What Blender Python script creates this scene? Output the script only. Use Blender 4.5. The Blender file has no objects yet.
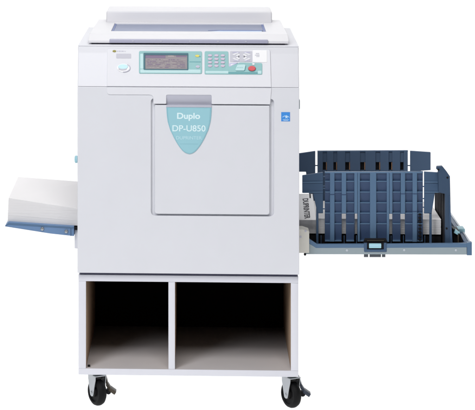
import bpy, bmesh, math, random
from mathutils import Vector, Matrix
random.seed(7)
R = math.radians
scene = bpy.context.scene
COL = scene.collection

# ------------------------------------------------------------------ camera
D, ZC, YAW = 6.5, 1.7165, R(2.6)          # camera stands 6.5 m in front of the machine, 1.72 m up
FPX = D / .003                            # focal length in photo pixels (3 mm per pixel at the front)
CY0 = -160.0
CX0 = 200.0 - FPX * math.tan(YAW)
cd = bpy.data.cameras.new('camera')
cam = bpy.data.objects.new('camera', cd)
COL.objects.link(cam)
cam.location = (0, -D, ZC)
cam.rotation_euler = (R(90), 0, YAW)
cd.sensor_width = 36.0
cd.lens = FPX / 475 * 36
cd.shift_x = (237.5 - CX0) / 475
cd.shift_y = -(205.0 - CY0) / 475
cd.clip_end = 200
scene.camera = cam

# ------------------------------------------------------------------ world, lamps, exposure
world = bpy.data.worlds.new('World')
scene.world = world
world.use_nodes = True
bg = world.node_tree.nodes['Background']
bg.inputs['Color'].default_value = (.93, .95, 1, 1)
bg.inputs['Strength'].default_value = .13
scene.view_settings.view_transform = 'Standard'
scene.view_settings.look = 'None'
scene.view_settings.exposure = 0
scene.view_settings.gamma = 1
scene.cycles.max_bounces = 8


def area(name, loc, target, sx, sy, power, color=(1, 1, 1)):
    ld = bpy.data.lights.new(name, 'AREA')
    ld.shape = 'RECTANGLE'
    ld.size, ld.size_y = sx, sy
    ld.energy = power
    ld.color = color
    o = bpy.data.objects.new(name, ld)
    COL.objects.link(o)
    o.location = loc
    o.rotation_euler = (Vector(target) - Vector(loc)).to_track_quat('-Z', 'Y').to_euler()
    return o


area('overhead_softbox', (-.3, -2.6, 3.7), (0, 0, .7), 2.6, 1.6, 95, (1, .985, .97))
area('front_softbox', (-2.0, -3.6, 3.0), (0, 0, .5), 1.3, 1.5, 64, (.93, .95, 1))
area('top_softbox', (0, .6, 3.6), (0, .4, .8), 2.0, 2.0, 26)
# made-up translucent acrylic sheet; lamps added below and behind it wash out shadows
area('added_underlight', (0, .3, -.9), (0, .3, 0), 9, 5.4, 262)
area('added_backdrop_light', (0, 3.6, 1.7), (0, 2.0, 1.7), 9, 4.4, 250)

# ------------------------------------------------------------------ materials
def mat(name, color, rough=.45, spec=.4, metal=0.0, bump=0.0, bscale=600, mottle=0.0, coat=0.0, sss=0.0):
    m = bpy.data.materials.new(name)
    m.use_nodes = True
    nt = m.node_tree
    b = nt.nodes['Principled BSDF']
    b.inputs['Base Color'].default_value = (*color, 1)
    b.inputs['Roughness'].default_value = rough
    b.inputs['Metallic'].default_value = metal
    b.inputs['Specular IOR Level'].default_value = spec
    b.inputs['Coat Weight'].default_value = coat
    tc = nt.nodes.new('ShaderNodeTexCoord')
    n2 = nt.nodes.new('ShaderNodeTexNoise')
    n2.inputs['Scale'].default_value = 9
    n2.inputs['Detail'].default_value = 5
    nt.links.new(tc.outputs['Object'], n2.inputs['Vector'])
    mr = nt.nodes.new('ShaderNodeMapRange')
    mr.inputs['To Min'].default_value = max(0, rough - .05)
    mr.inputs['To Max'].default_value = min(1, rough + .07)
    nt.links.new(n2.outputs['Fac'], mr.inputs['Value'])
    nt.links.new(mr.outputs['Result'], b.inputs['Roughness'])
    if mottle:
        mx = nt.nodes.new('ShaderNodeMix')
        mx.data_type = 'RGBA'
        mx.inputs['A'].default_value = (*[c * (1 - mottle) for c in color], 1)
        mx.inputs['B'].default_value = (*[min(1, c * (1 + mottle)) for c in color], 1)
        nt.links.new(n2.outputs['Fac'], mx.inputs['Factor'])
        nt.links.new(mx.outputs['Result'], b.inputs['Base Color'])
    if bump:
        n = nt.nodes.new('ShaderNodeTexNoise')
        n.inputs['Scale'].default_value = bscale
        n.inputs['Detail'].default_value = 2
        nt.links.new(tc.outputs['Object'], n.inputs['Vector'])
        bp = nt.nodes.new('ShaderNodeBump')
        bp.inputs['Strength'].default_value = bump
        bp.inputs['Distance'].default_value = .0006
        nt.links.new(n.outputs['Fac'], bp.inputs['Height'])
        nt.links.new(bp.outputs['Normal'], b.inputs['Normal'])
    return m


M = {}
M['shell'] = mat('white_plastic', (.668, .676, .717), .42, .35, bump=.12, mottle=.02)
M['shell2'] = mat('pale_grey_plastic', (.668, .672, .715), .42, .35, bump=.12, mottle=.02)
M['panel'] = mat('control_panel_plastic', (.715, .72, .76), .4, .35, bump=.1, mottle=.01)
M['top'] = mat('scanner_top_plastic', (.715, .71, .735), .4, .3, bump=.1, mottle=.01)
M['lip'] = mat('grey_lavender_plastic', (.42, .42, .53), .4, .4, bump=.1)
M['gap'] = mat('dark_seam', (.03, .03, .04), .7, .2)
M['gap_shade'] = mat('grey_blue_gap_shade', (.10, .10, .15), .6, .2)
M['seam'] = mat('grey_seam', (.34, .34, .38), .7, .2)
M['tab'] = mat('dark_grey_tab', (.09, .10, .115), .5, .3)
M['groove'] = mat('grey_inner_plastic', (.50, .50, .58), .45, .3)
M['glass'] = mat('platen_glass', (.20, .235, .36), .30, .12, mottle=.05)
M['glass_edge'] = mat('blue_glass_frame', (.07, .12, .33), .35, .3)
M['glass_strip'] = mat('light_blue_strip', (.40, .52, .74), .35, .3)
M['teal'] = mat('teal_panel_film', (.28, .51, .515), .4, .3, mottle=.04)
M['teal_dark'] = mat('dark_teal_film', (.11, .33, .36), .4, .3)
M['teal_light'] = mat('light_teal_button', (.50, .71, .725), .4, .3)
M['badge'] = mat('sky_blue_badge', (.30, .55, .62), .35, .4, mottle=.02)
M['badge_rim'] = mat('badge_rim', (.25, .48, .555), .35, .4)
M['badge_text'] = mat('pale_lettering', (.66, .82, .85), .5, .2)
M['badge_text2'] = mat('faint_lettering', (.50, .71, .77), .5, .2)
M['badge_grip'] = mat('grey_grip_plastic', (.46, .465, .54), .4, .4)
M['key'] = mat('lilac_key', (.60, .52, .63), .4, .3)
M['lcd'] = mat('display_film', (.29, .26, .275), .3, .3)
M['lcd_hdr'] = mat('display_header', (.215, .16, .25), .3, .3)
M['lcd_row'] = mat('display_text', (.37, .32, .33), .3, .3)
M['lcd_dark'] = mat('display_text_dark', (.235, .19, .235), .3, .3)
M['lcd_rim'] = mat('display_rim', (.055, .15, .19), .4, .3)
M['red'] = mat('red_button', (.62, .075, .085), .35, .5)
M['yellow'] = mat('yellow_lamp', (.72, .62, .12), .3, .5)
M['lilac'] = mat('lilac_print', (.52, .52, .70), .5, .2)
M['white'] = mat('white_print', (.86, .86, .87), .5, .2)
M['greyprint'] = mat('grey_print', (.13, .13, .14), .5, .2)
M['palegrey'] = mat('pale_grey_film', (.55, .55, .61), .5, .2)
M['cyan'] = mat('pale_cyan_print', (.55, .80, .87), .4, .3)
M['gold'] = mat('gold_print', (.30, .27, .07), .5, .2)
M['star_blue'] = mat('blue_sticker', (.055, .26, .68), .4, .3)
M['star_pale'] = mat('sticker_white', (.50, .70, .88), .4, .3)
M['board'] = mat('white_laminate', (.68, .685, .74), .5, .3, bump=.05, mottle=.012)
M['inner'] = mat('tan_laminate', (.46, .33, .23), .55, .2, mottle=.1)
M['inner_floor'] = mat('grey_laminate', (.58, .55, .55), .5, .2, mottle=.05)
M['back'] = mat('near_black_shade', (.008, .006, .005), .9, .05)  # near-black colour stands in for the shade inside the compartments
M['navy'] = mat('navy_plastic', (.050, .095, .172), .45, .35, bump=.15, mottle=.06)
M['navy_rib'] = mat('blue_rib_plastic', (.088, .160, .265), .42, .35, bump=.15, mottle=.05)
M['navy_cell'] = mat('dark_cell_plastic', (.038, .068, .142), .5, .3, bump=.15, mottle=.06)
M['fence'] = mat('dark_navy_plastic', (.038, .070, .125), .5, .3, bump=.15, mottle=.06)
M['navy_far'] = mat('slate_blue_plastic', (.062, .103, .175), .5, .3, bump=.15, mottle=.06)
M['black'] = mat('black_plastic', (.008, .008, .010), .6, .2)
M['blackrib'] = mat('black_fin_plastic', (.022, .022, .026), .5, .3)
M['metal'] = mat('grey_coated_metal', (.285, .345, .375), .42, .5, bump=.06, mottle=.05)
M['beige'] = mat('beige_bracket_plastic', (.66, .645, .59), .5, .3, mottle=.04)
M['cyanlatch'] = mat('light_cyan_plastic', (.36, .62, .70), .4, .4)
M['blue'] = mat('blue_tray_plastic', (.13, .225, .39), .42, .4, bump=.1, mottle=.06)
M['steel'] = mat('zinc_plated_steel', (.40, .42, .44), .33, .5, metal=.85, mottle=.08)
M['greenzinc'] = mat('green_tinted_zinc', (.20, .27, .24), .4, .5, metal=.6, mottle=.1)
M['rubber'] = mat('black_rubber', (.004, .004, .0045), .6, .18, bump=.4, bscale=250)
M['hubcore'] = mat('dark_wheel_core', (.010, .0095, .0095), .5, .2)
M['brass'] = mat('brown_brake_steel', (.055, .044, .030), .4, .4, metal=.1, mottle=.15)
M['bluesteel'] = mat('blue_grey_brake_steel', (.035, .045, .065), .4, .4, metal=.1, mottle=.15)
M['greyedge'] = mat('pale_grey_rail', (.48, .52, .57), .4, .4)
M['orange'] = mat('orange_brown_edge', (.27, .16, .10), .5, .3)


def paper_mat(name, base):
    m = mat(name, base, .8, .1)
    nt = m.node_tree
    b = nt.nodes['Principled BSDF']
    tc = nt.nodes.new('ShaderNodeTexCoord')
    mp = nt.nodes.new('ShaderNodeMapping')
    mp.inputs['Scale'].default_value = (1.5, 1.5, 900)
    nz = nt.nodes.new('ShaderNodeTexNoise')
    nz.inputs['Scale'].default_value = 1.0
    nz.inputs['Detail'].default_value = 3
    cr = nt.nodes.new('ShaderNodeValToRGB')
    cr.color_ramp.elements[0].position = .35
    cr.color_ramp.elements[0].color = (*[c * .94 for c in base], 1)
    cr.color_ramp.elements[1].position = .62
    cr.color_ramp.elements[1].color = (*base, 1)
    nt.links.new(tc.outputs['Object'], mp.inputs['Vector'])
    nt.links.new(mp.outputs['Vector'], nz.inputs['Vector'])
    nt.links.new(nz.outputs['Fac'], cr.inputs['Fac'])
    nt.links.new(cr.outputs['Color'], b.inputs['Base Color'])
    return m


M['paper_edge'] = paper_mat('sheet_edges', (.70, .69, .695))
M['paper_edge2'] = paper_mat('cool_sheet_edges', (.70, .70, .71))  # slightly cooler sheet edges for the right stack
M['paper'] = mat('white_paper', (.80, .785, .785), .85, .08)

m = bpy.data.materials.new('translucent_acrylic')
m.use_nodes = True
nt = m.node_tree
nt.nodes.clear()
out = nt.nodes.new('ShaderNodeOutputMaterial')
mx = nt.nodes.new('ShaderNodeMixShader')
df = nt.nodes.new('ShaderNodeBsdfDiffuse')
tr = nt.nodes.new('ShaderNodeBsdfTranslucent')
df.inputs['Color'].default_value = tr.inputs['Color'].default_value = (.9, .9, .9, 1)
mx.inputs[0].default_value = .6
nt.links.new(df.outputs[0], mx.inputs[1])
nt.links.new(tr.outputs[0], mx.inputs[2])
nt.links.new(mx.outputs[0], out.inputs['Surface'])
M['acrylic'] = m

# ------------------------------------------------------------------ geometry helpers
CF = Vector((-math.sin(YAW), math.cos(YAW), 0))
CR = Vector((math.cos(YAW), math.sin(YAW), 0))


def ray(px, py):
    return CF + CR * ((px - CX0) / FPX) + Vector((0, 0, -(py - CY0) / FPX))


def P(px, py, Y):
    """Photo measurement (px, py) of a point that lies at depth Y -> metres."""
    d = ray(px, py)
    t = (Y + D) / d.y
    return Vector((t * d.x, Y, ZC + t * d.z))


def X(px, Y, py=200):
    return P(px, py, Y).x


def Z(py, Y, px=190):
    return P(px, py, Y).z


class Frame:
    """A working plane: origin, two in-plane axes and the outward normal."""
    def __init__(s, o, ux, uy):
        s.o, s.ux, s.uy = Vector(o), Vector(ux).normalized(), Vector(uy).normalized()
        s.n = s.ux.cross(s.uy)
        s.m = Matrix((( s.ux.x, s.uy.x, s.n.x, s.o.x), (s.ux.y, s.uy.y, s.n.y, s.o.y),
                      (s.ux.z, s.uy.z, s.n.z, s.o.z), (0, 0, 0, 1)))

    def px(s, px, py, ref=None):
        """metres in this plane for a photo measurement; ref fixes the column the height is read at"""
        def hit(a, b):
            d = ray(a, b)
            c = Vector((0, -D, ZC))
            t = (s.o - c).dot(s.n) / d.dot(s.n)
            return c + d * t - s.o
        h = hit(px, py)
        v = h if ref is None else hit(ref, py)
        return (h.dot(s.ux), v.dot(s.uy))


def VF(Y):
    return Frame((0, Y, 0), (1, 0, 0), (0, 0, 1))


def HF(z):
    return Frame((0, 0, z), (1, 0, 0), (0, 1, 0))


def side_frame(x):
    return Frame((x, 0, 0), (0, 1, 0), (0, 0, 1))


def rnd(pts, r, n=5):
    """round the corners of a polygon; r is one radius or one per corner"""
    out = []
    k = len(pts)
    rs = r if isinstance(r, (list, tuple)) else [r] * k
    for i in range(k):
        a, b, c = Vector(pts[i - 1]), Vector(pts[i]), Vector(pts[(i + 1) % k])
        rr = rs[i]
        if rr <= 0:
            out.append(tuple(b))
            continue
        d1, d2 = (a - b), (c - b)
        l1, l2 = d1.length, d2.length
        d1.normalize(); d2.normalize()
        ang = math.acos(max(-1, min(1, d1.dot(d2))))
        t = min(rr / math.tan(ang / 2), l1 * .49, l2 * .49)
        p, q = b + d1 * t, b + d2 * t
        for j in range(n + 1):
            f = j / n
            out.append(tuple(p * (1 - f) ** 2 + b * 2 * f * (1 - f) + q * f * f))
    return out


def rect(x0, y0, x1, y1):
    return [(min(x0, x1), min(y0, y1)), (max(x0, x1), min(y0, y1)), (max(x0, x1), max(y0, y1)), (min(x0, x1), max(y0, y1))]


def oval(cx, cy, rx, ry, n=28):
    return [(cx + rx * math.cos(2 * math.pi * i / n), cy + ry * math.sin(2 * math.pi * i / n)) for i in range(n)]


def curve_mesh(loops, h0, h1, bevel, res=2):
    cu = bpy.data.curves.new('tmp', 'CURVE')
    cu.dimensions = '2D'
    cu.fill_mode = 'BOTH'
    half = (h1 - h0) / 2
    b = min(bevel, half * .98)
    cu.extrude = half - b
    cu.bevel_depth = b
    cu.bevel_resolution = res
    cu.offset = -b
    for lp in loops:
        sp = cu.splines.new('POLY')
        sp.points.add(len(lp) - 1)
        for p, q in zip(sp.points, lp):
            p.co = (q[0], q[1], 0, 1)
        sp.use_cyclic_u = True
    o = bpy.data.objects.new('tmp', cu)
    COL.objects.link(o)
    dg = bpy.context.evaluated_depsgraph_get()
    me = bpy.data.meshes.new_from_object(o.evaluated_get(dg))
    bpy.data.objects.remove(o)
    bpy.data.curves.remove(cu)
    me.transform(Matrix.Translation((0, 0, (h0 + h1) / 2)))
    return me


class MB:
    """collects shapes with their materials and links them as one mesh object"""
    def __init__(s):
        s.bm = bmesh.new()
        s.mats = []

    def slot(s, mname):
        if mname not in s.mats:
            s.mats.append(mname)
        return s.mats.index(mname)

    def add(s, me, mname, matrix=None):
        i = s.slot(mname)
        if matrix is not None:
            me.transform(matrix)
        n = len(s.bm.faces)
        s.bm.from_mesh(me)
        s.bm.faces.ensure_lookup_table()
        for f in s.bm.faces[n:]:
            f.material_index = i
        bpy.data.meshes.remove(me)
        return s

    def plate(s, fr, loops, h0, h1, mname, bevel=.0008, res=2):
        if not isinstance(loops[0][0], (tuple, list)):
            loops = [loops]
        return s.add(curve_mesh(loops, h0, h1, bevel, res), mname, fr.m)

    def pxplate(s, fr, pts, h0, h1, mname, bevel=.0008, r=0, ref=None):
        q = [fr.px(*p, ref) for p in pts]
        if r:
            q = rnd(q, [k * .003 for k in r] if isinstance(r, (list, tuple)) else r * .003)
        return s.plate(fr, q, h0, h1, mname, bevel)

    def box(s, x0, x1, y0, y1, z0, z1, mname, bevel=.001, seg=2):
        bm = bmesh.new()
        bmesh.ops.create_cube(bm, size=1)
        for v in bm.verts:
            v.co = Vector((x0 + (v.co.x + .5) * (x1 - x0), y0 + (v.co.y + .5) * (y1 - y0), z0 + (v.co.z + .5) * (z1 - z0)))
        if bevel:
            bmesh.ops.bevel(bm, geom=bm.edges[:], offset=bevel, segments=seg, affect='EDGES', profile=.5)
        me = bpy.data.meshes.new('tmp')
        bm.to_mesh(me); bm.free()
        return s.add(me, mname)

    def hexa(s, corners, mname, bevel=0):
        """corners: four of the lower face then four of the upper, same order, counter-clockwise from above"""
        bm = bmesh.new()
        v = [bm.verts.new(c) for c in corners]
        for f in ((3, 2, 1, 0), (4, 5, 6, 7), (0, 1, 5, 4), (1, 2, 6, 5), (2, 3, 7, 6), (3, 0, 4, 7)):
            bm.faces.new([v[i] for i in f])
        bmesh.ops.recalc_face_normals(bm, faces=bm.faces[:])
        if bevel:
            bmesh.ops.bevel(bm, geom=bm.edges[:], offset=bevel, segments=2, affect='EDGES', profile=.5)
        me = bpy.data.meshes.new('tmp')
        bm.to_mesh(me); bm.free()
        return s.add(me, mname)

    def cyl(s, p0, p1, r, mname, bevel=0, n=40, r2=None):
        p0, p1 = Vector(p0), Vector(p1)
        bm = bmesh.new()
        bmesh.ops.create_cone(bm, cap_ends=True, segments=n, radius1=r, radius2=r if r2 is None else r2, depth=(p1 - p0).length)
        if bevel:
            bmesh.ops.bevel(bm, geom=[e for e in bm.edges if len(e.link_faces) == 2 and any(len(f.verts) > 4 for f in e.link_faces)],
                            offset=bevel, segments=3, affect='EDGES', profile=.5)
        me = bpy.data.meshes.new('tmp')
        bm.to_mesh(me); bm.free()
        q = (p1 - p0).to_track_quat('Z', 'Y').to_matrix().to_4x4()
        return s.add(me, mname, Matrix.Translation((p0 + p1) / 2) @ q)

    def lathe(s, c, axis, prof, mname, n=48):
        """prof: (offset along axis, radius)"""
        bm = bmesh.new()
        rings = []
        for a, r in prof:
            rings.append([bm.verts.new((r * math.cos(2 * math.pi * i / n), r * math.sin(2 * math.pi * i / n), a)) for i in range(n)])
        for A, B in zip(rings, rings[1:]):
            for i in range(n):
                bm.faces.new((A[i], A[(i + 1) % n], B[(i + 1) % n], B[i]))
        bm.faces.new(rings[0]); bm.faces.new(rings[-1])
        bmesh.ops.recalc_face_normals(bm, faces=bm.faces[:])
        me = bpy.data.meshes.new('tmp')
        bm.to_mesh(me); bm.free()
        q = Vector(axis).to_track_quat('Z', 'Y').to_matrix().to_4x4()
        return s.add(me, mname, Matrix.Translation(c) @ q)

    def text(s, fr, word, cx, cy, w, h, hz, mname, bold=0.0, rot=0.0, thick=.0006):
        """flat lettering centred at (cx, cy) of the plane, squeezed into w by h"""
        cu = bpy.data.curves.new('tmp', 'FONT')
        cu.body = word
        cu.extrude = .05
        cu.offset = bold
        o = bpy.data.objects.new('tmp', cu)
        COL.objects.link(o)
        dg = bpy.context.evaluated_depsgraph_get()
        me = bpy.data.meshes.new_from_object(o.evaluated_get(dg))
        bpy.data.objects.remove(o); bpy.data.curves.remove(cu)
        xs = [v.co.x for v in me.vertices]; ys = [v.co.y for v in me.vertices]
        sx, sy = w / (max(xs) - min(xs)), h / (max(ys) - min(ys))
        mm = (Matrix.Translation((cx, cy, hz)) @ Matrix.Rotation(rot, 4, 'Z') @ Matrix.Diagonal((sx, sy, thick / .1, 1)) @
              Matrix.Translation((-(max(xs) + min(xs)) / 2, -(max(ys) + min(ys)) / 2, .05)))
        return s.add(me, mname, fr.m @ mm)

    def build(s, name, parent=None, smooth=35):
        vs = [v.co for v in s.bm.verts]
        lo = Vector([min(v[i] for v in vs) for i in range(3)])
        hi = Vector([max(v[i] for v in vs) for i in range(3)])
        c = (lo + hi) / 2
        if parent is None:
            c.z = lo.z
        bmesh.ops.translate(s.bm, verts=s.bm.verts[:], vec=-c)
        me = bpy.data.meshes.new(name)
        s.bm.to_mesh(me); s.bm.free()
        for k in s.mats:
            me.materials.append(M[k])
        me.polygons.foreach_set('use_smooth', [True] * len(me.polygons))
        me.set_sharp_from_angle(angle=R(smooth))
        o = bpy.data.objects.new(name, me)
        COL.objects.link(o)
        o['_w'] = tuple(c)
        if parent is not None:
            o.parent = parent
            o.location = c - Vector(parent['_w'])
        else:
            o.location = c
        return o


def thing(name, loc, label, cat, group=None):
    o = bpy.data.objects.new(name, None)
    o.empty_display_size = .1
    COL.objects.link(o)
    o.location = loc
    o['_w'] = tuple(loc)
    tag(o, label, cat, group)
    return o


def tag(o, label, cat, group=None):
    o['label'] = label
    o['category'] = cat
    if group:
        o['group'] = group


# ------------------------------------------------------------------ setting: the made-up white acrylic sweep, rising behind
bm = bmesh.new()
prof = [(-2.2, 0.0), (1.0, 0.0)]
for i in range(1, 13):
    a = R(90) * i / 12
    prof.append((1.0 + .9 * math.sin(a), .9 - .9 * math.cos(a)))
prof.append((1.9, 3.6))
rows = [[bm.verts.new((x, y, z)) for (y, z) in prof] for x in (-4.4, 4.4)]
for i in range(len(prof) - 1):
    bm.faces.new((rows[0][i], rows[1][i], rows[1][i + 1], rows[0][i + 1]))
me = bpy.data.meshes.new('backdrop')
bm.to_mesh(me); bm.free()
me.materials.append(M['acrylic'])
me.polygons.foreach_set('use_smooth', [True] * len(me.polygons))
bd = bpy.data.objects.new('backdrop', me)
COL.objects.link(bd)
bd['kind'] = 'structure'

# ================================================================== the machine body
F0 = VF(0.0)
MID = 188
DEPTH = .66
XL, XR = X(77.5, 0), X(299.2, 0)
ZB, ZS, ZT = Z(273.8, 0), Z(87, 0), Z(53.2, .03)
ZTOP = Z(45.6, .034)
machine = thing('digital_duplicator', (0, .33, ZB),
                'white digital duplicator printer with teal control panel, standing on the open cabinet', 'printer')

# lower housing: a front sheet with the door opening, in front of a solid core
b = MB()
outer = [(XL, ZB), (XR, ZB), (XR, ZS - .0004), (XL, ZS - .0004)]
hx0, hx1, hz0, hz1 = X(151, 0), X(274, 0), Z(216, 0), Z(98.6, 0)
hn = Z(94.3, 0)
hole = rnd([(hx0, hz0), (hx1, hz0), (hx1, hz1), (X(212.1, 0), hz1), (X(212.1, 0), hn), (X(165.9, 0), hn), (X(165.9, 0), hz1), (hx0, hz1)],
           [.015, .015, .012, 0, 0, 0, 0, .012], 8)
b.plate(F0, [rnd(outer, .0015), hole], -.014, 0, 'shell', .0015, 3)
b.box(XL + .0004, XR - .0004, .0105, DEPTH, ZB, ZS - .0004, 'shell', .004)
# step under the side edge of the lower housing
body = b.build('lower_housing', machine)

b = MB()
# dark seam core between the lower housing and the upper shell
b.box(XL + .003, XR - .003, .004, DEPTH - .01, ZS - .006, ZS + .006, 'seam', 0)
b.build('seam_strip', machine)

# upper shell: leans back towards the scanner
b = MB()
SX = side_frame(XL)
b.plate(SX, rnd([(0, ZS + .0004), (.03, ZT), (.0325, ZTOP - .0036), (DEPTH, ZTOP - .0036), (DEPTH, ZS + .0004)], [.0008, .03, .0008, .004, .003], 10), 0, XR - XL, 'panel', .003)
b.build('upper_shell', machine)

# scanner unit on top
b = MB()
b.box(XL - .0006, XR + .0006, .0322, .665, ZTOP - .0034, ZTOP, 'shell2', .0012, 3)
scan = b.build('scanner_base', machine)

ZP0, ZP1 = ZTOP + .0045, ZTOP + .027
b = MB()
pxl, pxr = X(88.2, .06), X(288.8, .06)
# bed plate with sloping front and opening for the glass
gx0, gx1 = X(109.5, .1), X(267.3, .1)
gy0, gy1 = .215, .52
bed_out = rnd([(pxl, .125), (pxr, .125), (pxr - .004, .662), (pxl + .004, .662)], .006)
gl = rnd([(gx0, gy0), (gx1, gy0), (gx1, gy1), (gx0, gy1)], .004)
b.plate(HF(0), [bed_out, gl], ZP0, ZP1, 'top', .002)
b.plate(side_frame(pxl), rnd([(.062, ZP0), (.062, ZP0 + .008), (.1262, ZP1 - .0006), (.1262, ZP0)], [.001, .003, .001, 0]), 0, pxr - pxl, 'top', .002)
b.box(pxl + .01, pxr - .012, .066, .655, ZTOP - .001, ZP0 + .001, 'gap', 0)
bed = b.build('scanner_bed', scan)
b = MB()
b.box(X(109.5, .06), X(268, .06), .0555, .075, ZP0 + .0005, ZP0 + .0118, 'lip', .002)
for q in (133, 161, 190, 218, 246):
    b.box(X(q, .055) - .003, X(q, .055) + .003, .0545, .0565, ZP0 + .004, ZP0 + .008, 'groove', .0005)
b.build('front_lip', scan)
b = MB()
b.box(gx0 - .002, gx1 + .002, gy0 - .002, gy1 + .002, ZP1 - .012, ZP1 - .005, 'glass', .0005)
fr = HF(ZP1 - .005)
b.plate(fr, rect(gx0, gy0, gx1, gy0 + .030), 0, .0010, 'glass_edge', .0003)
b.plate(fr, rect(gx0, gy0 + .03, gx0 + .006, gy1), 0, .0010, 'glass_edge', .0003)
b.plate(fr, rect(gx1 - .007, gy0 + .03, gx1, gy1), 0, .0010, 'glass_edge', .0003)
wst = [(X(203, .25), gy0 + .012), (gx1 - .012, gy0 + .012), (gx1 - .012, gy0 + .068), (X(222, .25), gy0 + .068)]
b.plate(fr, wst, .0011, .0022, 'glass_strip', .0003)
wst = [(X(208, .25), gy0 + .062), (gx1 - .008, gy0 + .062), (gx1 - .008, gy0 + .078), (X(217, .25), gy0 + .078)]
b.plate(fr, wst, .0023, .0032, 'glass_edge', .0003)
b.build('platen_glass', scan)
b = MB()
b.box(X(98.3, 0), X(278.2, 0), .545, .745, ZP1 - .004, ZTOP + .0635, 'top', .006, 3)
b.box(X(98.3, 0) + .03, X(278.2, 0) - .03, .62, .70, ZTOP - .05, ZP1 - .004, 'shell2', .002)
b.build('rear_hinge_block', scan)

# ------------------------------------------------------------------ control panel
# leaning plane, 4 mm proud of the shell
tn = Vector((0, .03, ZT - ZS)).normalized()
FT = Frame((0, 0, ZS), (1, 0, 0), tn)
FT.o = FT.o + FT.n * .004
FT = Frame(FT.o, (1, 0, 0), tn)
b = MB()
q = [FT.px(106.8, 86.6, MID), FT.px(271.3, 86.6, MID), FT.px(270.2, 49.2, MID), FT.px(107.2, 49.2, MID)]
b.plate(FT, rnd(q, [0, 0, .006, .006]), -.007, 0, 'panel', .0015)
sl = [(106.8, 87.4), (106.8, 94.8), (153.3, 94.8), (153.3, 103.9), (166.3, 103.9), (166.3, 94.8), (211.6, 94.8), (211.6, 103.9),
      (270.2, 103.9), (271.5, 87.4)]
b.pxplate(F0, sl, -.010, .003, 'panel', .0012, r=[0, 4, 4, 1.2, 1, 1.5, 1.5, 1, 1.2, 0], ref=MID)
panel = b.build('control_panel', machine)

b = MB()   # scooped hand grip above the badge: a curved surface that dives in behind the door's top edge
gx = (X(166.0, 0), X(212.0, 0))
zt, zb = Z(94.2, 0), Z(105.5, 0)
prof = [(-.002, zt)]
for i in range(9):
    f = i / 8
    prof.append((-.0015 + .0105 * f ** 1.5, zt - (zt - zb) * f))
prof += [(.0102, zb), (.0102, zt)]
b.plate(side_frame(gx[0]), [(y, z) for y, z in prof], 0, gx[1] - gx[0], 'badge_grip', .0003)
b.build('hand_grip', panel)

# display unit
b = MB()
def pp(px, py):
    return FT.px(px, py, MID)
def trect(x0, y0, x1, y1):
    return [(x0, y1), (x1, y1), (x1, y0), (x0, y0)]
b.pxplate(FT, trect(139, 51.3, 202, 73.8), -.001, .0022, 'teal', .001, r=1.6, ref=MID)
b.pxplate(FT, trect(140.3, 69.6, 200.5, 73), .002, .0026, 'teal_light', .0003, r=1, ref=MID)
b.pxplate(FT, trect(140.3, 54, 143.3, 69.2), .002, .0026, 'teal_light', .0003, r=1, ref=MID)
outr = [FT.px(*p, MID) for p in trect(143.6, 53.3, 188.3, 70.2)]
inr = [FT.px(*p, MID) for p in trect(145.3, 55.4, 187.2, 69.3)]
b.plate(FT, [rnd(outr, .002), inr], .001, .0042, 'lcd_rim', .0006)
b.pxplate(FT, trect(189.5, 61.7, 201, 62.3), .002, .0027, 'teal_dark', .0003, ref=MID)
disp = b.build('display_unit', panel)
b = MB()
b.pxplate(FT, trect(145, 55, 187.6, 69.6), .0015, .0026, 'lcd', .0002, ref=MID)
b.pxplate(FT, trect(145.4, 55.5, 165.5, 58.4), .0027, .0030, 'lcd_hdr', .0001, ref=MID)
b.pxplate(FT, trect(168, 55.5, 174, 57.4), .0027, .0030, 'lcd_row', .0001, ref=MID)
b.pxplate(FT, trect(176, 55.8, 186.5, 57.2), .0027, .0030, 'lcd_hdr', .0001, ref=MID)
for j in range(6):
    y = 59.6 + j * 1.55
    x = 146.5 + random.random() * 3
    while x < 184:
        w = random.choice((1.2, 2.2, 3.5, 5))
        b.pxplate(FT, trect(x, y, min(x + w, 186.5), y + .75), .0027, .0030, random.choice(('lcd_row', 'lcd_dark', 'lcd_hdr')), .0001, ref=MID)
        x += w + random.choice((.6, .9, 2.4))
b.build('screen', panel)
b = MB()
c = pp(197.3, 56)
b.plate(FT, oval(*c, .0066, .0036), .002, .0038, 'yellow', .0008)
c = pp(199.9, 56.6)
b.plate(FT, oval(*c, .002, .002), .002, .0032, 'teal_dark', .0005)
b.build('indicator_lamp', panel)
b = MB()
c = pp(197.8, 66.8)
b.plate(FT, oval(*c, .0064, .0042), .002, .0044, 'palegrey', .0012)
b.plate(FT, oval(c[0], c[1] + .0005, .0035, .002), .0043, .0048, 'lilac', .0003)
b.build('display_button', panel)

# keypad and start button field
b = MB()
kp = [(204.6, 74.2), (204.6, 51.2), (228.3, 51.2), (228.6, 66.4), (240.2, 62.4), (262.2, 62.8), (262.2, 74.2)]
b.pxplate(FT, kp, -.001, .0020, 'teal', .0008, r=[1.2, 1.6, 1.6, .8, 1.5, 1.6, 1.2], ref=MID)
b.pxplate(FT, trect(205.6, 70.9, 228.4, 73.2), .002, .0025, 'teal_light', .0003, r=.8, ref=MID)
b.pxplate(FT, trect(228.4, 72.2, 257.6, 73.5), .002, .0026, 'teal_dark', .0003, r=.4, ref=MID)
b.pxplate(FT, trect(257.8, 70.5, 261.4, 73.5), .002, .0026, 'teal_light', .0003, r=.6, ref=MID)
for cx in (210, 216.4, 222.8):
    for cy in (55.5, 59, 62.4, 65.9):
        c = pp(cx, cy)
        b.plate(FT, oval(*c, .0068, .0038, 20), .0015, .0046, 'key', .0014)
        c = pp(cx + .2, cy - .1)
        b.plate(FT, rect(c[0] - .0014, c[1] - .0007, c[0] + .0014, c[1] + .0007), .004, .0048, 'lilac', .0002)
b.build('keypad', panel)
b = MB()
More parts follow.
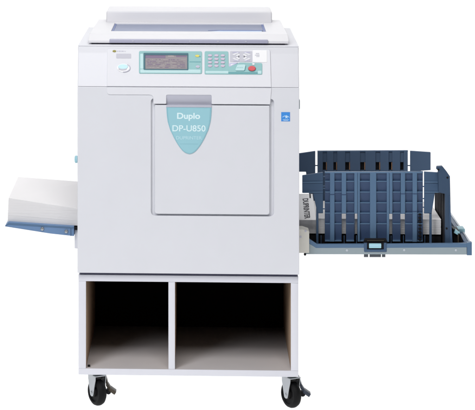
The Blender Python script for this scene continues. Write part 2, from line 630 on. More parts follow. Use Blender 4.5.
bt = [(235.2, 69.9), (237.4, 64.6), (244.4, 64.3), (245.6, 65.2), (244.6, 69.9), (243.6, 70.6), (236, 70.6)]
b.pxplate(FT, [(x + .5, y + .6) for x, y in bt], .001, .0030, 'teal_dark', .0008, r=.5, ref=MID)  # dark copy shifted right and down, a painted drop shadow
b.pxplate(FT, bt, .002, .0046, 'teal_light', .001, r=.5, ref=MID)
for dx in (-2.6, -1, .7, 2.2):
    c = pp(240 + dx, 67.6)
    b.plate(FT, rect(c[0] - .0018, c[1] - .0009, c[0] + .0018, c[1] + .0009), .004, .0048, 'teal', .0002)
b.build('print_button', panel)
b = MB()
c = pp(251.9, 68.4)
b.plate(FT, oval(c[0] + .0004, c[1] - .001, .0122, .0088), .001, .0030, 'teal_dark', .001)
b.plate(FT, oval(*c, .0114, .0079), .002, .0064, 'red', .0026, 4)
b.build('stop_button', panel)
b = MB()
c = pp(253.4, 63.9)
b.plate(FT, oval(*c, .004, .0026), .0015, .0032, 'white', .0006)
b.build('status_lamp', panel)
b = MB()
b.pxplate(FT, [(229.3, 67), (229.3, 63.2), (238.6, 62.5)], -.001, .0022, 'lilac', .0006, r=.3, ref=MID)
b.pxplate(FT, [(230.6, 65.6), (230.6, 64.2), (234.5, 63.7)], .002, .0026, 'white', .0003, ref=MID)
b.build('mode_key', panel)
b = MB()   # lilac cluster of four-way arrow keys
b.pxplate(FT, trect(230, 51, 252.2, 61.6), -.001, .0010, 'palegrey', .0004, r=.8, ref=MID)
cx, cy = pp(241.5, 56.4)
for (a0, a1) in ((20, 70), (110, 160), (200, 250), (290, 340)):
    for (ra, rb, mm) in ((.0105, .016, 'white'), (.019, .026, 'panel')):
        arc = [(cx + rb * 1.15 * math.cos(R(a0 + (a1 - a0) * i / 8)), cy + rb * .52 * math.sin(R(a0 + (a1 - a0) * i / 8))) for i in range(9)]
        arc += [(cx + ra * 1.15 * math.cos(R(a1 - (a1 - a0) * i / 8)), cy + ra * .52 * math.sin(R(a1 - (a1 - a0) * i / 8))) for i in range(9)]
        b.plate(FT, arc, .0005, .0020, mm, .0003)
for dx in (-.0085, .0085):
    b.plate(FT, [(cx + dx * 1.15, cy + .002), (cx + dx * .65, cy), (cx + dx * 1.15, cy - .002)] if dx < 0 else
            [(cx + dx * 1.15, cy - .002), (cx + dx * .65, cy), (cx + dx * 1.15, cy + .002)], .001, .0022, 'greyprint', .0002)
for (px, py, w) in ((236, 52.2, 7), (247, 52.2, 6), (236.5, 60.8, 6), (247.5, 60.6, 5)):
    c = pp(px, py)
    b.plate(FT, rect(c[0] - w * .0015, c[1] - .0009, c[0] + w * .0015, c[1] + .0009), .001, .0018, 'lilac', .0002)
b.build('arrow_keys', panel)
b = MB()   # small white instruction plate
b.pxplate(FT, trect(252.8, 50, 267, 62), -.001, .0012, 'white', .0004, r=.6, ref=MID)
for (px, py, w, h) in ((257.5, 53.3, 3.4, .9), (257.2, 54.9, 4.6, 1), (257.8, 56.3, 3.2, .7)):
    c = pp(px, py)
    b.plate(FT, rect(c[0] - w * .0015, c[1] - h * .0014, c[0] + w * .0015, c[1] + h * .0014), .001, .0018, 'palegrey', .0002)
b.build('instruction_plate', panel)
b = MB()   # master clear key with its crescent and the little emblem line
b.pxplate(FT, trect(116.2, 54, 131, 58.6), -.001, .0010, 'palegrey', .0004, r=.6, ref=MID)
b.build('grey_window', panel)
b = MB()
c = pp(123.6, 68.3)
b.plate(FT, oval(*c, .0200, .0128), -.001, .0022, 'white', .0009)
b.plate(FT, oval(c[0] - .0015, c[1] + .0035, .0150, .0072), .002, .0040, 'cyan', .0012)
b.plate(FT, oval(c[0] - .003, c[1] - .0038, .0128, .0038), .002, .0036, 'palegrey', .0008)
arc = [(c[0] + .0208 * math.cos(R(t)), c[1] + .0134 * math.sin(R(t))) for t in range(55, -96, -10)]
arc += [(c[0] + .0178 * math.cos(R(t)), c[1] + .0112 * math.sin(R(t))) for t in range(-95, 56, 10)]
b.plate(FT, arc, .0015, .0030, 'groove', .0003)
b.build('wake_button', panel)
b = MB()
c = pp(114.4, 51.5)
b.plate(FT, oval(*c, .0056, .0032), -.0005, .0012, 'gold', .0003)
for px, w, h in ((117.6, 1.5, .8), (119.4, 1.2, 1.0), (121, 1.3, .7), (122.8, 1.6, .9), (125, 1.8, .4)):
    c = pp(px, 51.5)
    b.plate(FT, rect(c[0] - w * .0013, c[1] - h * .0015, c[0] + w * .0013, c[1] + h * .0015), -.0005, .0010, 'palegrey' if h < .5 else 'groove', .0002)
b.build('small_emblem', panel)

# ------------------------------------------------------------------ front door with badge
b = MB()
dr = [(154.8, 214), (269.6, 214), (269.6, 105.2), (154.8, 105.2)]
b.pxplate(F0, dr, -.012, .002, 'shell', .0022, r=[3, 3, 1, 1], ref=MID)
door = b.build('front_door', machine)
b = MB()
def wid(y):
    ks = [(104.6, 166.3, 211.7), (110, 166.5, 211.6), (116, 166.9, 211.2), (121.7, 167.7, 210.5), (130, 170.2, 208.3), (137.6, 173.9, 204.8),
          (142, 176.3, 202.4), (145.6, 178.6, 200.1), (148.5, 180.8, 197.9), (150.5, 182.5, 196.2), (152, 184.3, 194.4), (153.2, 186.5, 192.2), (153.9, 189.4, 189.4)]
    for (a, b0, b1), (c_, d0, d1) in zip(ks, ks[1:]):
        if y <= c_:
            f = (y - a) / (c_ - a)
            return b0 + (d0 - b0) * f, b1 + (d1 - b1) * f
    return 189.4, 189.4
ys = [106.6, 108, 110, 113, 116, 119, 122, 126, 130, 134, 137.6, 140, 142, 144, 145.6, 147.5, 149, 150.5, 152, 153.2]
tong = [(wid(y)[0], y) for y in ys] + [(188.6, 153.75), (189.4, 153.9), (190.2, 153.75)] + [(wid(y)[1], y) for y in reversed(ys)]
b.pxplate(F0, tong, .001, .0042, 'badge_rim', .0009, ref=MID)
ti = [(189.2 + (x - 189.2) * .935, 129 + (y - 129) * .955 + .2) for x, y in tong]
b.pxplate(F0, ti, .003, .0048, 'badge', .0004, ref=MID)
def bt_(word, px, py, w, h, mm, bold, **k):
    c = F0.px(px, py, MID)
    b.text(F0, word, c[0], c[1], w * .003, h * .003, .0046, mm, bold, **k)
bt_('Duplo', 188.6, 116.6, 23, 8, 'badge_text', .028)
bt_('DP-U850', 189, 128.1, 33, 6.2, 'badge_text', .012)
bt_('DUPRINTER', 189, 137.6, 25.5, 3.2, 'badge_text2', .0)
c0, c1 = F0.px(180, 143.6, MID), F0.px(198, 143.9, MID)
b.plate(F0, rect(c0[0], c0[1], c1[0], c1[1]), .0046, .0052, 'badge_rim', .0002)
b.build('badge', door)
b = MB()
b.pxplate(F0, [(166.4, 107.2), (211.6, 107.2), (211.6, 104.8), (166.4, 104.8)], .001, .0052, 'badge_grip', .0012, ref=MID)
b.build('badge_grip_lip', door)

# blue sticker
b = MB()
b.pxplate(F0, [(281.2, 120.7), (290, 120.7), (290, 111.6), (281.2, 111.6)], -.001, .0010, 'star_blue', .0002, ref=MID)
cx, cy = F0.px(285.8, 116.6, MID)
star = []
for i in range(10):
    rr = .0062 if i % 2 == 0 else .0026
    star.append((cx + .002 + rr * math.cos(R(90 + 36 * i)), cy + .001 + rr * math.sin(R(90 + 36 * i))))
b.plate(F0, star, .0008, .0013, 'star_pale', .0001)
arc = [(cx + .0115 * math.cos(R(t)), cy - .0035 + .0085 * math.sin(R(t))) for t in range(155, 19, -9)]
arc += [(cx + .0098 * math.cos(R(t)), cy - .0035 + .0070 * math.sin(R(t))) for t in range(20, 156, 9)]
b.plate(F0, arc, .0008, .0014, 'star_pale', .0001)
for (dy, w) in ((-.0072, .018), (-.0098, .014)):
    b.plate(F0, rect(cx - w / 2, cy + dy - .0006, cx + w / 2, cy + dy + .0006), .0008, .0013, 'star_pale', .0001)
b.build('energy_sticker', machine)

# small side fittings
b = MB()
b.lathe((XL, .08, Z(160, .08)), (-1, 0, 0), [(-.002, .008), (.004, .008), (.005, .011), (.010, .0115), (.0125, .0095), (.0135, .006)], 'cyanlatch')
b.build('side_knob', machine)
b = MB()
b.box(XR - .001, XR + .0028, .012, .05, Z(108.5, .01), Z(99.5, .01), 'metal', .0008)
b.build('side_latch', machine)

# ------------------------------------------------------------------ left feed tray
b = MB()
YT0, YT1 = .155, .56
ft = VF(YT0)
b.pxplate(ft, [(4.6, 226.4), (8.4, 221.9), (60, 225.3), (74, 226.2), (74, 236.2), (50, 233.6)], -(YT1 - YT0), 0, 'blue', .0015, r=[.4, .6, 0, .5, .5, 0])
tray = b.build('feed_tray', machine)
b = MB()
b.pxplate(VF(YT0 - .001), [(5.2, 226.2), (8.6, 222.9), (73.6, 227.4), (73.6, 228.3), (8.4, 224.3)], -.001, .0012, 'navy_rib', .0004)
for px, py in ((42.3, 228.7), (66.3, 231.3)):
    c = P(px, py, YT0)
    b.lathe(c, (0, -1, 0), [(-.001, .0056), (.003, .0056), (.0045, .0045), (.005, .002)], 'steel')
b.box(P(70.6, 230, YT0).x, P(71.2, 230, YT0).x, YT0 - .0012, YT0 + .01, Z(236, YT0, 70), Z(228, YT0, 70), 'navy', .0002)
b.build('tray_rail', tray)
b = MB()
b.box(X(75, .2), XL + .004, .175, .50, Z(247, .2, 75), Z(228, .2, 75), 'shell2', .002)
b.box(X(72, .2), XL + .002, .165, .50, Z(228, .2, 75), Z(224.8, .2, 75), 'black', .001)
b.build('tray_mount', tray)

# ------------------------------------------------------------------ right delivery tray
YF = .085                    # front rail plane
YG = .14                     # front side guide
YH = .565                    # rear side guide
YB = .62                     # rear edge of the tray
ZF1, ZF0 = Z(243.6, YF, 390), Z(255.2, YF, 390)
xr0, xr1 = P(302, 250, YF).x, P(466.6, 250, YF).x
XE = P(471.6, 250, YF).x
b = MB()
b.box(XR - .002, XE - .004, YF + .006, YB - .004, ZF0 + .010, ZF0 + .016, 'black', .001)      # dark tray bed
b.box(XR - .002, P(445, 225, .115).x - .005, .178, .50, ZF0 + .0155, Z(234.3, .172, 400), 'black', .001)
b.box(XR - .002, XE - .004, YB - .004, YB, ZF0 + .004, ZF1 + .004, 'navy', .001)
dtray = b.build('delivery_tray', machine)
b = MB()
fv = VF(YF)
lx = [P(q, 248, YF).x for q in (364.4, 386.4)]
z1 = Z(246.3, YF, 390)
b.pxplate(fv, [(305, 254.2), (308, 243), (316, 247.3), (364.6, 246.9), (364.6, 250.6), (386.2, 250.8), (386.2, 247.1), (466.8, 246.2), (466.8, 254.6)],
          -.003, .0005, 'metal', .0008)
for px, py in ((347, 250.4), (404.3, 250.1), (456, 250.2)):
    c = P(px, py, YF)
    b.lathe(c, (0, -1, 0), [(-.001, .0036), (.0012, .0036), (.0022, .0022), (.0023, .001)], 'greyedge', 20)
b.lathe(P(305, 254.3, YF), (0, -1, 0), [(-.004, .0036), (.003, .0036), (.0034, .002)], 'black', 20)
b.build('front_rail', dtray)
b = MB()
b.pxplate(fv, [(309, 238.8), (309, 243.5), (316, 248), (364.8, 247.8), (364.8, 244), (317, 244.2)], -.012, .0012, 'navy_rib', .0012)
b.pxplate(fv, [(386, 244), (386, 247.9), (467.4, 247.4), (467.4, 243.2)], -.012, .0012, 'navy_rib', .0012)
b.pxplate(VF(YF + .0005), [(467, 242.8), (467, 255.2), (471.8, 255.2), (471.8, 242.2)], -.02, .003, 'navy_rib', .0015)
b.build('front_trim', dtray)
b = MB()
u = [(364, 243), (364, 251.8), (386.6, 251.8), (386.6, 243), (383.8, 243), (383.8, 249.4), (367, 249.4), (367, 243)]
b.pxplate(fv, u, -.006, .003, 'navy', .0012, r=[.5, .8, .8, .5, 0, .6, .6, 0])
b.pxplate(fv, [(367, 249.6), (383.8, 249.6), (383.8, 243.2), (367, 243.2)], -.006, -.001, 'black', .0005)
b.pxplate(fv, [(369, 248), (381.2, 248), (381.2, 243.4), (369, 243.4)], -.003, .0035, 'cyanlatch', .001, r=.5)
b.pxplate(fv, [(369, 245.6), (381.2, 245.6), (381.2, 245.1), (369, 245.1)], .003, .0039, 'star_pale', .0002)
b.pxplate(VF(YF + .012), [(363, 243), (388, 243), (386, 238.6), (365, 238.6)], -.01, 0, 'black', .001)
b.pxplate(VF(YF + .012), [(367, 241), (384, 241), (384, 240.2), (367, 240.2)], -.001, .002, 'brass', .0004)
b.pxplate(VF(YF + .004), [(364, 257.2), (368.2, 257.2), (368.2, 253.6), (364, 253.6)], -.004, 0, 'tab', .0006)
b.pxplate(VF(YF + .004), [(369.6, 257.2), (381, 257.2), (381, 253.6), (369.6, 253.6)], -.004, 0, 'tab', .0006)
b.pxplate(VF(YF + .004), [(382, 257.2), (385.4, 257.2), (385.4, 253.6), (382, 253.6)], -.004, 0, 'tab', .0006)
b.build('latch', dtray)
b = MB()   # right edge of the tray running back
zr = Z(243, YF, 470)
b.hexa([(XE - .019, YF + .018, ZF0 + .004), (XE - .006, YF + .018, ZF0 + .004), (XE - .006, YB, ZF0 + .004), (XE - .019, YB, ZF0 + .004),
        (XE - .019, YF + .018, zr - .001), (XE - .006, YF + .018, zr - .001), (XE - .006, YB, zr - .001), (XE - .019, YB, zr - .001)], 'navy', .0015)
b.box(XE - .0056, XE, YF + .005, YB, ZF0 + .006, zr + .001, 'greyedge', .0012)
c = Vector((XE - .007, YF + .22, zr))
b.box(c.x - .012, c.x + .010, c.y - .035, c.y + .02, c.z - .004, c.z + .009, 'cyanlatch', .002)
b.box(c.x - .022, c.x - .0125, c.y - .05, c.y + .0, c.z - .008, c.z + .003, 'cyanlatch', .002)
b.build('end_rail', dtray)
b = MB()   # bracket that carries the tray on the machine
b.pxplate(VF(YF - .012), [(296, 253), (309.2, 253), (309.2, 231.4), (303, 229.4), (296, 229.4)], -.06, 0, 'beige', .001, r=[0, .6, .5, .5, 0])
for px, py in ((300.6, 236.8), (305.6, 230.9)):
    c = P(px, py, YF - .012)
    b.lathe(c, (0, -1, 0), [(-.001, .0034), (.001, .0034), (.0016, .001)], 'groove', 20)
b.build('tray_bracket', dtray)
b = MB()   # white plate with the vertical lettering beside the paper exit
fl = VF(.134)
b.pxplate(fl, [(298, 220), (316, 220), (314.6, 208), (312.6, 194), (298, 194)], -.004, 0, 'white', .0006)
c = fl.px(306.4, 208.6)
b.text(fl, 'DUPRINTER', c[0], c[1], .062, .0175, -.0002, 'greyprint', bold=.03, rot=R(-84), thick=.0008)
b.pxplate(fl, [(309.6, 198), (310.8, 198), (310.6, 194), (309.4, 194)], -.001, .001, 'black', .0002)
b.build('lettered_plate', dtray)


def side_guide(name, Y, ribs, cells, rows, wingL, wingR, outline, back_m, rib_m, cell_m, stems, extra=None):
    f = VF(Y)
    b = MB()
    b.pxplate(f, outline, -.014, -.0095, back_m, .0006)
    for w, wr in (wingL, wingR):
        b.pxplate(f, w, -.012, -.004, back_m, .0016, r=wr)
    o = b.build(name, machine)
    b = MB()
    for (x0, x1, y1) in ribs:
        b.pxplate(f, [(x0, y1), (x1, y1), (x1, rows[0]), (x0, rows[0])], -.0105, 0, rib_m, .0014)
    x0, x1 = cells[0][0], cells[-1][1]
    b.pxplate(f, [(x0 - .3, rows[0] + 1), (x1 + .3, rows[0] + 1), (x1 + .3, rows[0] - .4), (x0 - .3, rows[0] - .4)], -.013, -.0006, rib_m, .001)
    b.build('rib_lattice', o)
    b = MB()
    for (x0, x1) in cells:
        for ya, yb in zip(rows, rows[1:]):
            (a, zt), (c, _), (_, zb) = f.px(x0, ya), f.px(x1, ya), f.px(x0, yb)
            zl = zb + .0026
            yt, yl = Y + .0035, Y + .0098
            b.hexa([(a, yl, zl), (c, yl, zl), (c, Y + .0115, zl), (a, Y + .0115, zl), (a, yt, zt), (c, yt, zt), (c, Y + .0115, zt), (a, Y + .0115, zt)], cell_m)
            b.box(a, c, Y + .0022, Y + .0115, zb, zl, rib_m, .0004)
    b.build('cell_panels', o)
    for (x0, x1, ya, yb) in stems:
        b = MB()
        b.pxplate(f, [(x0, yb), (x1, yb), (x1, ya), (x0, ya)], -.011, -.006, back_m, .0008)
        b.build('stem', o)
    return o


# front guide
outl = [(325, 242.3), (325, 172.6), (423.2, 171.6), (423.2, 242.5),
        (406, 242.5), (406, 235), (405.2, 235), (405.2, 214.4), (400.8, 214.4), (400.8, 235), (400.4, 235), (400.4, 242.4),
        (393, 242.4), (393, 235), (392.6, 235), (392.6, 214.4), (389.6, 214.4), (389.6, 235), (389.2, 235), (389.2, 242.3),
        (358, 242.2), (358, 235), (357.5, 235), (357.5, 214.2), (355, 214.2), (355, 235), (354.2, 235), (354.2, 242.2),
        (346.6, 242.2), (346.6, 235), (346.2, 235), (346.2, 214.2), (342, 214.2), (342, 235), (341.4, 235), (341.4, 242.2)]
ribsF = [(330, 334.6, 241.8), (341.7, 346.3, 213.8), (354.3, 357.6, 213.8), (357.8, 360, 241.8), (370, 376.4, 240), (386.8, 389.3, 242),
         (389.5, 392.6, 214), (400.8, 405.3, 214), (412.6, 417.2, 242)]
cellsF = [(325.2, 330), (334.6, 341.7), (346.4, 354.2), (360, 370), (376.4, 386.8), (392.8, 400.6), (405.5, 412.6), (417.2, 422.8)]
rowsF = [172.4, 182, 192.7, 203.4, 213.8, 224.4, 241.6]
wl = ([(302.4, 193.3), (302.4, 175.6), (323.2, 172.4), (323.2, 213.6), (317.6, 213.6), (313, 193.3)], [.6, .6, .6, .3, .5, .6])
wr = ([(424.3, 213.8), (424.3, 171.8), (446, 173.2), (446, 192.4), (435.2, 192.6), (431.8, 213.8)], [.5, .6, .6, .6, .6, .3])
stemsF = [(316.3, 318.6, 205, 244), (429.6, 432, 208, 244), (320.9, 321.5, 236, 244.4), (344, 344.6, 236, 244.4), (356.4, 357, 236, 244.4),
          (391, 391.6, 236, 244.4), (403.4, 404, 236, 244.4), (424.8, 425.4, 236, 244.4)]
g1 = side_guide('front_side_guide', YG, ribsF, cellsF, rowsF, wl, wr, outl, 'navy', 'navy_rib', 'navy_cell', stemsF)
f = VF(YG)
for y in (182, 192):   # ledges across the wings
    b = MB()
    b.pxplate(f, [(302.8, y + .9), (323, y + .7), (323, y - .3), (302.8, y - .1)], -.006, -.001, 'navy_rib', .0006)
    b.build('wing_ledge', g1)
    b = MB()
    b.pxplate(f, [(424.6, y + .7), (445.6, y + .9), (445.6, y - .1), (424.6, y - .3)], -.006, -.001, 'navy_rib', .0006)
    b.build('wing_ledge', g1)
for x0, x1, ys_ in ((322.6, 325.6, (176.5, 186, 188.5, 208.8)), (422.6, 425, (186.4, 198.5, 207.2))):   # clips bridging the wing gaps
    for y in ys_:
        b = MB()
        b.pxplate(f, [(x0, y + 1), (x1, y + 1), (x1, y), (x0, y)], -.010, -.007, 'navy', .0004)
        b.build('wing_clip', g1)
for x0, x1, y in ((341.5, 346.5, 194.2), (330, 334.5, 194), (400.6, 405.6, 193.4), (412.4, 417.3, 193.4), (412.4, 417.3, 211)):
    b = MB()   # raised dark strip painting the shade of a notch across a rib
    b.pxplate(f, [(x0, y + .8), (x1, y + .8), (x1, y), (x0, y)], -.003, .0009, 'navy_cell', .0003)
    b.build('rib_notch_shade', g1)
b = MB()
for i in range(8):
    y = 213.5 + i * 3.6
    b.pxplate(f, [(418.6, y + 2), (421.4, y + 2), (421.4, y), (418.6, y)], -.008, -.0005, 'black', .0006, r=.5)
b.build('rack_teeth', g1)

# rear guide
k = 151.2
outb = [(317.6, 238), (317.6, k + .4), (408, k - .2), (408, 238)]
holes = []
gro = [(322.8, 327), (333.4, 337.2), (345.2, 350.2), (360.2, 365.4), (375.6, 380.4), (388.8, 392.4), (400.2, 404)]
fH = VF(YH)
b = MB()
lo = [fH.px(*p) for p in outb]
hl = [[fH.px(x0 + .2, 170.4), fH.px(x1 - .2, 170.4), fH.px(x1 - .2, 162.4), fH.px(x0 + .2, 162.4)] for x0, x1 in gro]
b.plate(fH, [lo] + hl, -.014, -.006, 'navy_far', .0006)
for w, wr_ in (([(299, 172), (299, 153.6), (315.4, 151.2), (315.4, 200), (312, 215), (306, 172)], [.5, .6, .6, .3, .3, .5]),
               ([(410.3, 200), (410.3, 151), (430.8, 152.4), (430.8, 170.4), (421, 171), (416, 200)], [.3, .6, .8, .6, .5, .3])):
    b.pxplate(fH, w, -.012, -.004, 'navy_far', .0014, r=wr_)
g2 = b.build('rear_side_guide', machine)
b = MB()
xs = [317.8] + [v for g in gro for v in g] + [407.8]
for x0, x1 in zip(xs[::2], xs[1::2]):
    b.pxplate(fH, [(x0, 230), (x1, 230), (x1, k), (x0, k)], -.007, 0, 'navy_far', .0014)
b.pxplate(fH, [(317.6, k + 1), (408, k + .6), (408, k - .6), (317.6, k - .2)], -.014, -.0015, 'navy', .001)
b.build('rib_lattice', g2)
for i, (x0, x1) in enumerate(gro):
    b = MB()
    b.pxplate(VF(YH + .02), [(x0 - 1, 171), (x1 + 1, 171), (x1 + 1, 161.5), (x0 - 1, 161.5)], -.004, 0, 'black', .0005)
    if i < 6:
        b.pxplate(fH, [(x1 - .9, 170), (x1 - .1, 170), (x1 - .1, 162.6), (x1 - .9, 162.6)], -.012, -.004, 'orange', .0003)
    b.build('slot_backing', g2)
for x0, x1 in ((315, 318), (407.8, 410.6)):
    b = MB()
    b.pxplate(fH, [(x0, 166.4), (x1, 166.4), (x1, 165.4), (x0, 165.4)], -.010, -.007, 'navy_far', .0004)
    b.build('wing_clip', g2)
for x0, x1 in ((330, 334), (396, 400)):
    b = MB()
    b.pxplate(fH, [(x0, 244), (x1, 244), (x1, 229), (x0, 229)], -.011, -.004, 'navy_far', .0006)
    b.build('stem', g2)

# end fence
b = MB()
ye = .115
fe = VF(ye)
b.pxplate(fe, [(445.2, 243.6), (445.2, 194), (438.6, 192.6), (438.4, 170.4), (436.6, 169.4), (437, 166.6), (442.4, 166.2), (446.6, 171.4),
               (450, 176.4), (450.9, 218), (452.6, 243.6)], -.020, 0, 'fence', .0018, r=[0, .5, .5, .5, .4, .6, .8, .6, .8, 0, 0])
x0 = P(446, 200, ye).x
x1 = P(450.6, 200, ye).x
b.box(x0 + .003, x1 - .001, ye + .019, .40, ZF0 + .015, Z(186, ye, 448), 'fence', .002)
fence = b.build('end_fence', machine)
b = MB()
for i in range(6):
    y = ye + .05 + i * .043
    b.box(x0 - .004, x0 + .0035, y, y + .016, ZF0 + .016, Z(189, ye, 448), 'blackrib', .001)
b.box(x0 + .0005, x0 + .0035, ye + .03, .395, ZF0 + .016, Z(188, ye, 448), 'black', .0005)
b.build('fence_fins', fence)
b = MB()
b.pxplate(VF(ye - .0005), [(449.6, 196), (451, 218), (452.6, 243.2), (450, 243.2), (449, 196)], -.004, .003, 'navy', .0008)
b.build('fence_trim', fence)
for px, py in ((438.4, 169.6), (447.4, 177.6), (446.6, 228.4)):
    b = MB()
    b.lathe(P(px, py, ye), (0, -1, 0), [(-.001, .0032), (.0012, .0030), (.0016, .0012)], 'black', 18)
    b.build('screw', fence)
b = MB()   # dark hinge fittings in the corner
b.pxplate(VF(.14), [(453, 243.5), (464.5, 243.5), (459, 231), (453, 229)], -.06, 0, 'black', .002)
b.pxplate(VF(.13), [(457.8, 243.5), (459, 243.5), (459, 233), (457.6, 233)], -.006, 0, 'brass', .0006)
b.pxplate(VF(.13), [(454, 233), (458.5, 235.5), (460, 232.5), (455.5, 229.5)], -.02, 0, 'cyanlatch', .001)
b.build('hinge_fitting', dtray)

# ================================================================== stand
YS = .018
fs = VF(YS)
sx0, sx1 = X(78.5, YS), X(298.4, YS)
TT = .0195
zt1, zt0 = Z(275.9, YS), Z(282.2, YS)
zb1, zb0 = Z(369.6, YS), Z(375.9, YS)
YSB = YS + .58
stand = thing('storage_cabinet', ((sx0 + sx1) / 2, YS + .23, 0),
              'low white open cabinet on casters with two dark empty compartments, under the printer', 'cabinet')
sw = X(86, YS) - sx0
def panel_box(name, x0, x1, y0, y1, z0, z1, face=None, mm='inner'):
    b = MB()
    b.box(x0, x1, y0, y1, z0, z1, 'board', .0012)
    if face:
        i = b.slot(mm)
        b.bm.faces.ensure_lookup_table()
        for f_ in b.bm.faces:
            if any(f_.normal.dot(Vector(v)) > .9 for v in face) and f_.calc_area() > .01:
                f_.material_index = i
    return b.build(name, stand)
panel_box('top_panel', sx0, sx1, YS, YSB, zt0, zt1, [(0, 0, -1)], 'back')  # underside blackened to cut the light bouncing inside
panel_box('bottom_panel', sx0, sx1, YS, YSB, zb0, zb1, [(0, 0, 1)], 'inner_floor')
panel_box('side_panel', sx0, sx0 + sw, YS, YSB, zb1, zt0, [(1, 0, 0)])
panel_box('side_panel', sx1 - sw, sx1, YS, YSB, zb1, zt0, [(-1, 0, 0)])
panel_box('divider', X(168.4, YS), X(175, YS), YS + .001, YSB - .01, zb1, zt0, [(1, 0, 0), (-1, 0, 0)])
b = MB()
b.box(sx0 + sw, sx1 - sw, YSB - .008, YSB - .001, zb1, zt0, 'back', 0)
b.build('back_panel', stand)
b = MB()
b.box(sx0 + .004, sx1 - .004, YS + .006, YSB - .02, zt1, ZB, 'gap_shade', 0)  # strip coloured as the shadow line between body and stand
b.build('gap_shade', stand)
b = MB()
b.cyl(P(89, 365.9, YS + .02) + Vector((0, 0, -.001)), P(89, 365.9, YS + .02) + Vector((0, 0, .003)), .004, 'black', n=16)
b.bm.verts.ensure_lookup_table()
b.build('shelf_screw', stand)


def caster(cx, cy, ztop, ang, lever_m, flip=1):
    """swivel caster: pivot at (cx, cy), the axle points along ang"""
    ax = Vector((math.cos(ang), math.sin(ang), 0))
    roll = Vector((-ax.y, ax.x, 0))
    wr = .0415
    wc = Vector((cx, cy, wr)) + roll * .010
    b = MB()
    b.box(cx - .030, cx + .026, cy - .034, cy + .034, ztop - .0035, ztop, 'greenzinc', .001)
    b.cyl((cx, cy, ztop - .012), (cx, cy, ztop - .0035), .026, 'steel', .003)
    b.cyl((wc.x, wc.y, ztop - .024), (wc.x, wc.y, ztop - .013), .0165, 'hubcore', .002)
    for s in (-1, 1):
        c = wc + ax * (.0185 * s)
        fr = Frame((c.x, c.y, 0), (-roll if False else roll) * s * 1.0, (0, 0, 1))
        top, bot = ztop - .012, wr
        k = -s
        poly = [(-.021, top), (-.021, top - .012), (-.010, bot - .004), (-.0075, bot - .0095), (0, bot - .012), (.0075, bot - .0095), (.010, bot - .004), (.021, top - .012), (.021, top)]
        b.plate(fr, poly, -.0013, .0013, 'steel', .0006)
    fr = Frame((wc.x, wc.y, ztop - .0125), roll, Vector((0, 0, 1)).cross(roll))
    b.plate(fr, rnd(rect(-.027, -.0198, .024, .0198), .004), -.0015, .0015, 'steel', .0006)
    o = b.build('caster', stand)
    b = MB()
    h = .0135
    b.lathe(wc, ax, [(-h + .004, .012), (-h + .004, .027), (-h, .029), (-h, .034), (-h * .72, .0388), (-h * .3, wr - .0003), (0, wr), (h * .3, wr - .0003), (h * .72, .0388),
                     (h, .034), (h, .029), (h - .004, .027), (h - .004, .012)], 'rubber', 56)
    b.cyl(wc - ax * .0165, wc + ax * .0165, .014, 'hubcore', .001)
    b.build('wheel', o)
    b = MB()
    b.cyl(wc - ax * .0225, wc + ax * .0225, .0042, 'steel', .001, n=6)
    b.cyl(wc - ax * .0205, wc + ax * .0205, .0072, 'steel', .0006, n=24)
    b.build('axle_bolt', o)
    b = MB()   # brake lever bent down behind the wheel
    base = Vector((cx, cy, 0))
    ptsl = [base + Vector((.018, .006, ztop - .010)), base + Vector((.027, .004, ztop - .014)), base + Vector((.032, .002, ztop - .026)),
            base + Vector((.036, -.002, ztop - .042)), base + Vector((.044, -.006, ztop - .054)), base + Vector((.060, -.010, ztop - .064))]
    ptsl = [base + Vector(((p - base).x * flip, (p - base).y, p.z)) for p in ptsl]
    for i, (p, q_) in enumerate(zip(ptsl, ptsl[1:])):
        d = q_ - p
        side = Vector((0, 1, 0))
        up = d.cross(side).normalized()
        wdt, th = (.011, .003) if i < 3 else (.013, .0045)
        if i == 4:
            wdt, th = .016, .0055
        e = d.normalized() * .002
        cs = [p - e - side * wdt - up * th, q_ + e - side * wdt - up * th, q_ + e + side * wdt - up * th, p - e + side * wdt - up * th,
              p - e - side * wdt + up * th, q_ + e - side * wdt + up * th, q_ + e + side * wdt + up * th, p - e + side * wdt + up * th]
        b.hexa(cs, lever_m, .0018)
    p = ptsl[4]
    b.cyl(p + Vector((-.004 * flip, -.013, -.008)), p + Vector((-.004 * flip, .012, -.008)), .008, 'black', .001, n=24)
    b.build('brake_lever', o)
    return o


ycf = YS + .062
caster(P(95.5, 385, ycf).x, ycf, zb0, R(180 + 33), 'brass')
caster(P(289.2, 385, ycf).x, ycf, zb0, R(180 + 33), 'bluesteel')
caster(P(95.5, 385, ycf).x, YSB - .06, zb0, R(180 + 33), 'brass')
caster(P(289.2, 385, ycf).x, YSB - .06, zb0, R(180 + 33), 'bluesteel', -1)

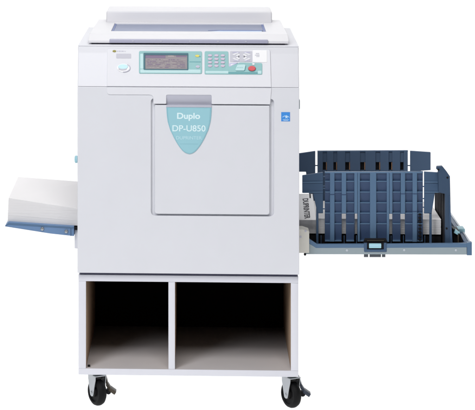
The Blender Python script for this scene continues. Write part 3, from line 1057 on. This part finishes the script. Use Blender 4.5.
# ================================================================== paper
def stack(name, A, B, n, edge_m, label, jit=.00035):
    """A, B: four corners of the lower and of the upper face; a pile of n thin packs of sheets"""
    b = MB()
    for i in range(n):
        f0, f1 = i / n, (i + 1) / n
        jx, jy = random.uniform(-jit, jit), random.uniform(-jit, jit)
        o = Vector((jx, jy, 0))
        lo = [Vector(p).lerp(Vector(q_), f0) + o + Vector((0, 0, .00004)) for p, q_ in zip(A, B)]
        hi = [Vector(p).lerp(Vector(q_), f1) + o for p, q_ in zip(A, B)]
        nf = len(b.bm.faces)
        b.hexa(lo + hi, edge_m)
        if i == n - 1:
            k_ = b.slot('paper')
            b.bm.faces.ensure_lookup_table()
            for f_ in b.bm.faces[nf:]:
                if f_.normal.z > .8:
                    f_.material_index = k_
    o = b.build(name, None, 20)
    tag(o, label, 'paper stack', 'stacks of paper on the trays')
    return o


ya, yb = .17, .53
bl, tl_, tb = P(7.6, 221.9, ya), P(8.5, 198, ya), P(18, 176.8, yb)
br, trr = P(77, 226.0, ya), P(77, 208.6, ya)
tbr = P(78, 181.4, yb)
xe = XL - .001
def ext(p, q_, x):
    f = (x - p.x) / (q_.x - p.x)
    return p.lerp(q_, f)
br, trr, tbr = ext(bl, br, xe), ext(tl_, trr, xe), ext(tb, tbr, xe)
zoff = Vector((0, 0, .0012))
bbl = Vector((tb.x, yb, bl.z)); bbr = Vector((xe, yb, br.z))
stack('paper_stack', [bl + zoff, br + zoff, bbr + zoff, bbl + zoff], [tl_, trr, tbr, tb], 22, 'paper_edge',
      'thick stack of blank white paper on the slanted blue feed tray')

ya, yb = .172, .50
xa, xb = XR + .002, P(445, 225, ye).x - .006
za = P(400, 219.2, ya).z
zb_ = Z(234.3, ya, 400) + .0004
stack('paper_stack', [(xa, ya, zb_), (xb, ya, zb_), (xb, yb, zb_), (xa, yb, zb_)], [(xa, ya, za), (xb, ya, za), (xb, yb, za), (xa, yb, za)], 26, 'paper_edge2',
      'stack of paper lying between the navy lattice guides of the right tray')

for o in bpy.data.objects:
    if '_w' in o:
        del o['_w']
